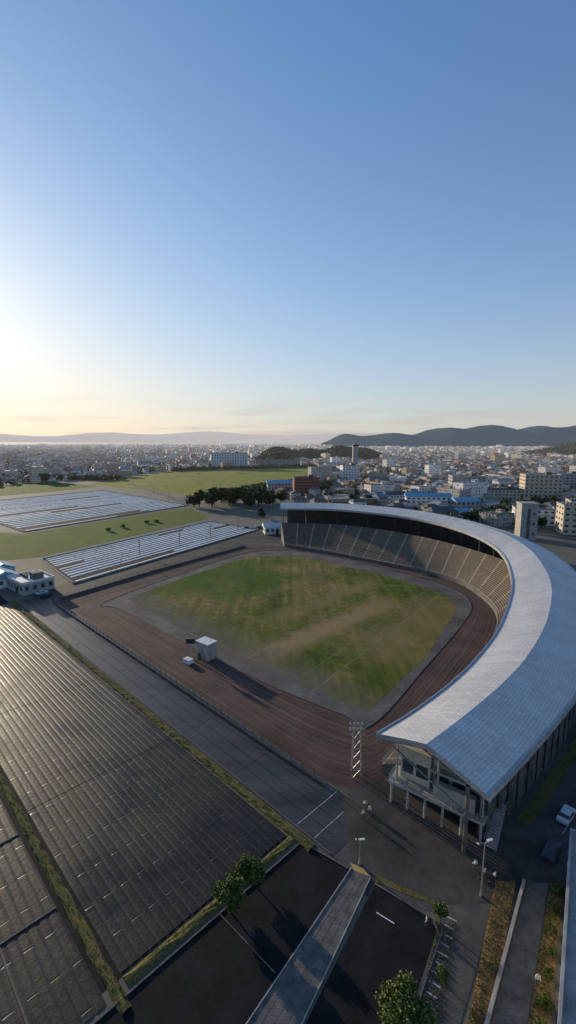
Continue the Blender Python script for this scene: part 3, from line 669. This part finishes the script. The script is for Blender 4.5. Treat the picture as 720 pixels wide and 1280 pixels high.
# ------------------------------------------------------------ people
def person(x,y,face=0,seed=0,walk=True):
    st_=.28 if walk else .08
    V=[(0,0,.95),(0,0,1.2),(0,0,1.42),(0,0,1.52),(0,.01,1.63),(0,.01,1.74)]; Rd=[.15,.13,.15,.06,.095,.07]; E=[(0,1),(1,2),(2,3),(3,4),(4,5)]
    for s_ in(-1,1):
        k=len(V); V+=[(s_*.1,0,.9),(s_*.11,s_*st_*.4+.03,.5),(s_*.11,s_*st_,.08),(s_*.11,s_*st_+.17,.05)];Rd+=[.095,.065,.045,.04];E+=[(0,k),(k,k+1),(k+1,k+2),(k+2,k+3)]
        k=len(V); V+=[(s_*.2,0,1.4),(s_*.25,-s_*st_*.4,1.13),(s_*.24,-s_*st_*.7+.1,.9),(s_*.23,-s_*st_*.7+.13,.8)];Rd+=[.06,.045,.035,.03];E+=[(2,k),(k,k+1),(k+1,k+2),(k+2,k+3)]
    me=bpy.data.meshes.new('person');me.from_pydata(V,E,[]);o=bpy.data.objects.new('person',me);sc.collection.objects.link(o)
    md=o.modifiers.new('s','SKIN')
    for i,r in enumerate(Rd): me.skin_vertices[0].data[i].radius=(r,r*.8 if i<3 else r)
    me.skin_vertices[0].data[0].use_root=True
    o.modifiers.new('d','SUBSURF').levels=2
    dg=bpy.context.evaluated_depsgraph_get(); me2=bpy.data.meshes.new_from_object(o.evaluated_get(dg)); o.modifiers.clear(); o.data=me2
    me2.materials.clear()
    for m in('shirt','trouser','skin','hair'): me2.materials.append(MAT[m])
    for p in me2.polygons:
        c=p.center
        p.material_index=3 if c.z>1.7 or (c.z>1.6 and c.y<-.02) else 2 if c.z>1.47 or (abs(c.x)>.2 and c.z<.98 and c.z>.7) else 0 if c.z>.95 or abs(c.x)>.2 else 1
        p.use_smooth=True
    o.location=(x,y,Zs[6]);o.rotation_euler=(0,0,face)
    return o
for i,(x,y,a) in enumerate([(12.6,68.4,.4),(13.2,67.2,2.6),(12.0,66.4,1.),(27.6,43.2,2.9),(26.3,57.4,.5),(17.2,49.6,1.2)]): person(x,y,a,i,i%2==0)
def moto(x,y,a):
    b=MB(['rubber','darkmetal','galv','white']); ca,sa=math.cos(a),math.sin(a); P=lambda u,v,z:(x+u*ca-v*sa,y+u*sa+v*ca,z)
    for u in(-.65,.65):
        for i in range(16):
            t0,t1=i/16*6.283,(i+1)/16*6.283; b.beam(P(u+.27*math.cos(t0),0,.3+.27*math.sin(t0)),P(u+.27*math.cos(t1),0,.3+.27*math.sin(t1)),.1,0)
        for i in range(4): t0=i/4*3.1416; b.beam(P(u+.25*math.cos(t0),0,.3+.25*math.sin(t0)),P(u-.25*math.cos(t0),0,.3-.25*math.sin(t0)),.02,2)
    b.beam(P(-.6,0,.35),P(.1,0,.4),.22,1,.3);b.beam(P(-.75,0,.78),P(.0,0,.75),.26,1,.12);b.beam(P(.0,0,.8),P(.4,0,.85),.26,3,.26);b.beam(P(.4,0,.9),P(.66,0,.3),.08,2);b.beam(P(.4,-.33,1.02),P(.4,.33,1.02),.05,1);b.beam(P(.48,0,.88),P(.6,0,.88),.18,3,.18);b.beam(P(-.5,.12,.3),P(-1.,.14,.35),.08,2)
    b.build('motorcycle')
moto(27.0,56.4,.6);moto(28.2,55.8,.7)
def car(x,y,a,mat='carpaint'):
    b=MB([mat,'glass','rubber']); ca,sa=math.cos(a),math.sin(a); P=lambda u,v,z:(x+u*ca-v*sa,y+u*sa+v*ca,z)
    prof_=[(-2.1,.35),(-2.15,.8),(-1.95,.95),(-1.5,1.0),(-1.1,1.42),(.4,1.45),(1.1,1.0),(1.95,.88),(2.15,.7),(2.15,.35)]
    def W(z): return .85 if z<1.05 else .68
    L=[P(u,W(z),z+.03) for u,z in prof_];Rr=[P(u,-W(z),z+.03) for u,z in prof_]
    for i in range(len(prof_)-1): b.face([L[i],L[i+1],Rr[i+1],Rr[i]],1 if i in(3,5) else 0)
    b.face(L[::-1],0);b.face(Rr,0)
    b.face([P(-1.35,.86,1.04),P(.95,.86,1.04),P(.4,.71,1.4),P(-1.05,.71,1.4)],1);b.face([P(-1.35,-.86,1.04),P(.95,-.86,1.04),P(.4,-.71,1.4),P(-1.05,-.71,1.4)],1)
    for u in(-1.35,1.35):
        for v in(-.8,.8): b.cyl(P(u,v-.1,.33),P(u,v+.1,.33),.33,n=12,mi=2)
    b.build('parked_car')
car(44.5,66.5,.75);car(38.5,60,.8,'cardark');car(56,79,.8);car(-96,176,.9);car(-93,173,.9,'cardark')
for i in range(8): car(-28+i*2.9,312+i*.5,1.4,'carpaint' if i%3 else 'cardark')
# ------------------------------------------------------------ town
EXC=[[(-110,160),(60,30),(150,120),(150,300),(100,330),(-20,330),(-60,270)],[(-450,420),(-330,680),(-200,900),(80,1000),(70,800),(40,660),(-10,500),(10,400),(40,320),(-60,180),(-200,150),(-500,250)]]
KEEP=[(-122,985,50),(-22,1015,60),(20,525,26),(88,670,22),(126,655,18),(123,410,28),(188,492,28),(216,465,25),(262,485,32),(345,580,30),(186,296,20),(144,279,14),(130,350,12),(100,440,14),(-5,560,28),(175,330,20),(228,350,22),(150,395,16),(148,1040,14)]
def house(b,x,y,w,d,h,rot,wi,ri_,gable):
    ca,sa=math.cos(rot),math.sin(rot); P=lambda a,c,z:(x+a*ca-c*sa,y+a*sa+c*ca,z)
    a=[(-w/2,-d/2),(w/2,-d/2),(w/2,d/2),(-w/2,d/2)]
    for i in range(4):
        p,q=a[i],a[(i+1)%4]; L=w if i%2==0 else d; o_=R.randint(0,40)*2.8
        b.face([P(*p,0),P(*q,0),P(*q,h),P(*p,h)],wi,[(o_,0),(o_+L,0),(o_+L,h),(o_,h)])
    if gable:
        rh=d*.24; e_=.5
        A=[P(-w/2-e_,-d/2-e_,h),P(w/2+e_,-d/2-e_,h),P(w/2+e_,d/2+e_,h),P(-w/2-e_,d/2+e_,h)];r0,r1=P(-w/2+d*.2,0,h+rh),P(w/2-d*.2,0,h+rh)
        b.face([A[0],A[1],r1,r0],ri_);b.face([A[2],A[3],r0,r1],ri_);b.face([A[1],A[2],r1],ri_);b.face([A[3],A[0],r0],ri_)
    else:
        b.face([P(*p,h) for p in a],ri_)
        if h>8: b.box(P(w*.2,0,h),(w*.2,d*.3,2.2),wi,rot)
        b.box(P(0,-d/2+.15,h),(w,.3,.6),ri_,rot);b.box(P(-w*.3,0,h),(1.6,1.2,1.2),ri_,rot)
mats=WALLS+ROOFS
far=MB(mats)
tr=MB(['leafd'])
def clump(x,y,z,r,nf,ls,tb=None):
    tb=tb or tr
    for i in range(nf):
        v=Vector((R.gauss(0,1),R.gauss(0,1),abs(R.gauss(0,1)))).normalized()*r*R.uniform(.5,1.1)
        p=Vector((x,y,z))+v; a=Vector((R.gauss(0,1),R.gauss(0,1),R.gauss(0,1))).normalized(); t=a.cross(v).normalized() if v.length else a
        s_=ls*R.uniform(.6,1.3); tb.face([p-a*s_,p+t*s_,p+a*s_,p-t*s_])
Y=330
while Y<4200:
    step=16 if Y<1500 else 25 if Y<2600 else 42
    Xm=Y*.72+60; X=-Xm
    while X<Xm:
        jx,jy=X+R.uniform(-3,3),Y+R.uniform(-3,3)
        an=.35; gu=(jx*math.cos(an)+jy*math.sin(an))%85; gv=(-jx*math.sin(an)+jy*math.cos(an))%55
        X+=step*R.uniform(.85,1.2)
        if gu<7 or gv<6: continue
        if any(pip(jx,jy,P_) for P_ in EXC): continue
        if any((jx-a)**2+(jy-c)**2<r*r for a,c,r in KEEP): continue
        dn=noise.noise(Vector((jx*.004,jy*.004,3)))
        if dn<-.12 and R.random()<.65:
            if R.random()<.7: clump(jx,jy,0,R.uniform(4,9),24,1.7)
            continue
        if R.random()<.22: clump(jx,jy,1,R.uniform(3,7),22,1.4); continue
        k=R.random(); rot=an+R.choice([0,0,0,1.5708])+R.uniform(-.12,.12)
        if k<.86: w,d,h,g=R.uniform(8,15),R.uniform(7,11),R.uniform(4,7.5),R.random()<.8
        elif k<.975: w,d,h,g=R.uniform(16,32),R.uniform(10,18),R.uniform(6,11),R.random()<.3
        else: w,d,h,g=R.uniform(16,34),R.uniform(12,16),R.uniform(12,21),False
        if Y>2600: w*=1.8;d*=1.6
        wi=R.choice([0,0,1,1,2,3,4,5,2]);rf_=NW+(R.choice([0,0,0,1,2,3,3,5]) if g else R.choice([1,1,4,0,2,5]))
        if Y<520:
            hb=MB(mats);house(hb,jx,jy,w,d,h,rot,wi,rf_,g);hb.build('town_house')
        else: house(far,jx,jy,w,d,h,rot,wi,rf_,g)
    Y+=step*1.05
far.build('distant_town_buildings')
for i in range(2200):
    y=340+2400*R.random()**1.5;x=R.uniform(-.7,.7)*y
    if any(pip(x,y,P_) for P_ in EXC) : continue
    if any((x-a)**2+(y-c)**2<r*r for a,c,r in KEEP): continue
    clump(x,y,1,R.uniform(3,7.5),24,1.5)
for i in range(170):
    t=R.random(); x=-99+(23+99)*t+R.uniform(-6,6); y=486+(690-486)*t+R.uniform(-6,6)
    clump(x+8,y-8,1,R.uniform(3,5),34,1.2)
for i in range(120):
    x=R.uniform(-430,-240);y=680+R.uniform(-15,15)+(x+240)*-.2; clump(x,y,1,R.uniform(4,7),30,1.4)
for i in range(140):
    x=R.uniform(-220,60);y=875+(x+220)*.42+R.uniform(-8,8); clump(x,y,1,R.uniform(4,7),30,1.6)
tr.build('distant_trees')
# ------------------------------------------------------------ hills
def hill(name,xs,y0,depth,hf,mat,nx=160,ny=14,amp=.35,sd=0):
    b=MB([mat]); G=[]
    for i in range(nx+1):
        x=xs[0]+(xs[1]-xs[0])*i/nx; col=[]
        for j in range(ny+1):
            t=j/ny; y=y0+depth*t; s_=math.sin(math.pi*t)**.8 if 0<t<1 else 0
            n1=noise.fractal(Vector((x/depth*2.4,y/depth*2.4,sd)),1.,2.,6)
            col.append((x,y,max(-5,hf((x-xs[0])/(xs[1]-xs[0]))*s_*(1+amp*n1)+(-5 if j in(0,ny) else 0))))
        G.append(col)
    for i in range(nx):
        for j in range(ny): b.face([G[i][j],G[i+1][j],G[i+1][j+1],G[i][j+1]])
    b.build(name,smooth=True); return G
ss=lambda t,a,b_: max(0,min(1,(t-a)/(b_-a)))**2*(3-2*max(0,min(1,(t-a)/(b_-a))))
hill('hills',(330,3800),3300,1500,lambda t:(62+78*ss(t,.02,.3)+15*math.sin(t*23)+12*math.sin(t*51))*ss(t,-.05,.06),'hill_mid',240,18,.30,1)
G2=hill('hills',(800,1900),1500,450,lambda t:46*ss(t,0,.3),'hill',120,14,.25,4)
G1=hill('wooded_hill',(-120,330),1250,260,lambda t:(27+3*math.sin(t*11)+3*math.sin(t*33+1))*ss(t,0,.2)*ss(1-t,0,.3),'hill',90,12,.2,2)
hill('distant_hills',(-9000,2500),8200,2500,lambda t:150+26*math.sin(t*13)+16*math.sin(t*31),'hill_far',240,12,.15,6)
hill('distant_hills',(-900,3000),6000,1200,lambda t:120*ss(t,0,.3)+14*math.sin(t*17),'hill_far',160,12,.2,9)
b=MB(['leafd'])
for G_,cn in((G1,2200),(G2,1300)):
    for i in range(cn):
        a=R.randint(1,len(G_)-2);j=R.randint(0,7 if G_ is G1 else 8); x,y,z=G_[a][j]
        clump(x+R.uniform(-3,3),y+R.uniform(-9,9),max(z-1,0),R.uniform(4,9.5),15,2.5,b)
b.build('hill_tree_canopy')
# ------------------------------------------------------------ light, sky, camera
AZ,EL_=-42,10.5
d=Vector((math.sin(math.radians(AZ))*math.cos(math.radians(EL_)),math.cos(math.radians(AZ))*math.cos(math.radians(EL_)),math.sin(math.radians(EL_))))
l=bpy.data.lights.new('sun','SUN');l.energy=5;l.angle=math.radians(.5);l.color=(1,.82,.58)
o=bpy.data.objects.new('sun',l);sc.collection.objects.link(o);o.rotation_euler=d.to_track_quat('Z','Y').to_euler();o.location=(-200,200,100)
w=bpy.data.worlds.new('World');sc.world=w;w.use_nodes=True;nt=w.node_tree
S=.13
bg=nt.nodes['Background'];sk=nt.nodes.new('ShaderNodeTexSky');sk.sky_type='NISHITA';sk.sun_disc=False;sk.sun_elevation=math.radians(EL_);sk.sun_rotation=math.radians(AZ);sk.altitude=60;sk.air_density=1.;sk.dust_density=.6;sk.ozone_density=2.
def vm(op,a,b_,o=0):
    m=nt.nodes.new('ShaderNodeVectorMath');m.operation=op
    for s_,v_ in zip(m.inputs,(a,b_)):
        if isinstance(v_,bpy.types.NodeSocket): nt.links.new(v_,s_)
        else: s_.default_value=v_
    return m.outputs[o]
tint=vm('MULTIPLY',sk.outputs[0],(1.10,1.48,2.1))
den=vm('ADD',vm('MULTIPLY',tint,(.45*S,.45*S,.45*S)),(1,1,1))
comp=vm('DIVIDE',tint,den)
tc=nt.nodes.new('ShaderNodeTexCoord');sp=nt.nodes.new('ShaderNodeSeparateXYZ');nt.links.new(tc.outputs['Generated'],sp.inputs[0])
el=math_(nt,'MAXIMUM',sp.outputs[2],0.)
sd_=math_(nt,'MAXIMUM',vm('DOT_PRODUCT',tc.outputs['Generated'],tuple(d),1),0.)
toward=math_(nt,'POWER',sd_,5.)
fall=math_(nt,'POWER',2.718,math_(nt,'MULTIPLY',el,-6.))
hz=math_(nt,'MULTIPLY',fall,math_(nt,'ADD',.68,math_(nt,'MULTIPLY',toward,.30)))
hcol=mix(nt,toward,(.66/S,.61/S,.59/S),(1.10/S,.86/S,.60/S))
skyc=mix(nt,hz,comp,hcol)
mp=nt.nodes.new('ShaderNodeMapping');mp.inputs['Scale'].default_value=(3,3,38);nt.links.new(tc.outputs['Generated'],mp.inputs[0])
cn=nt.nodes.new('ShaderNodeTexNoise');cn.inputs['Scale'].default_value=1.6;cn.inputs['Detail'].default_value=7;nt.links.new(mp.outputs[0],cn.inputs['Vector'])
cm=math_(nt,'MULTIPLY',mrange(nt,cn.outputs['Fac'],.50,.64,0,.5),mrange(nt,el,.005,.09,1,0))
skyc=mix(nt,cm,skyc,(.52/S,.47/S,.47/S))
nt.links.new(skyc,bg.inputs['Color']);bg.inputs['Strength'].default_value=S
c=bpy.data.cameras.new('camera');co=bpy.data.objects.new('camera',c);sc.collection.objects.link(co)
c.sensor_fit='VERTICAL';c.sensor_height=24;c.sensor_width=24;c.lens=24*586/1280;c.clip_end=30000;c.clip_start=.5
co.location=(0,0,60);co.rotation_euler=(math.radians(90-8.9),0,0);sc.camera=co
sc.view_settings.view_transform='Standard';sc.view_settings.look='None';sc.view_settings.exposure=0
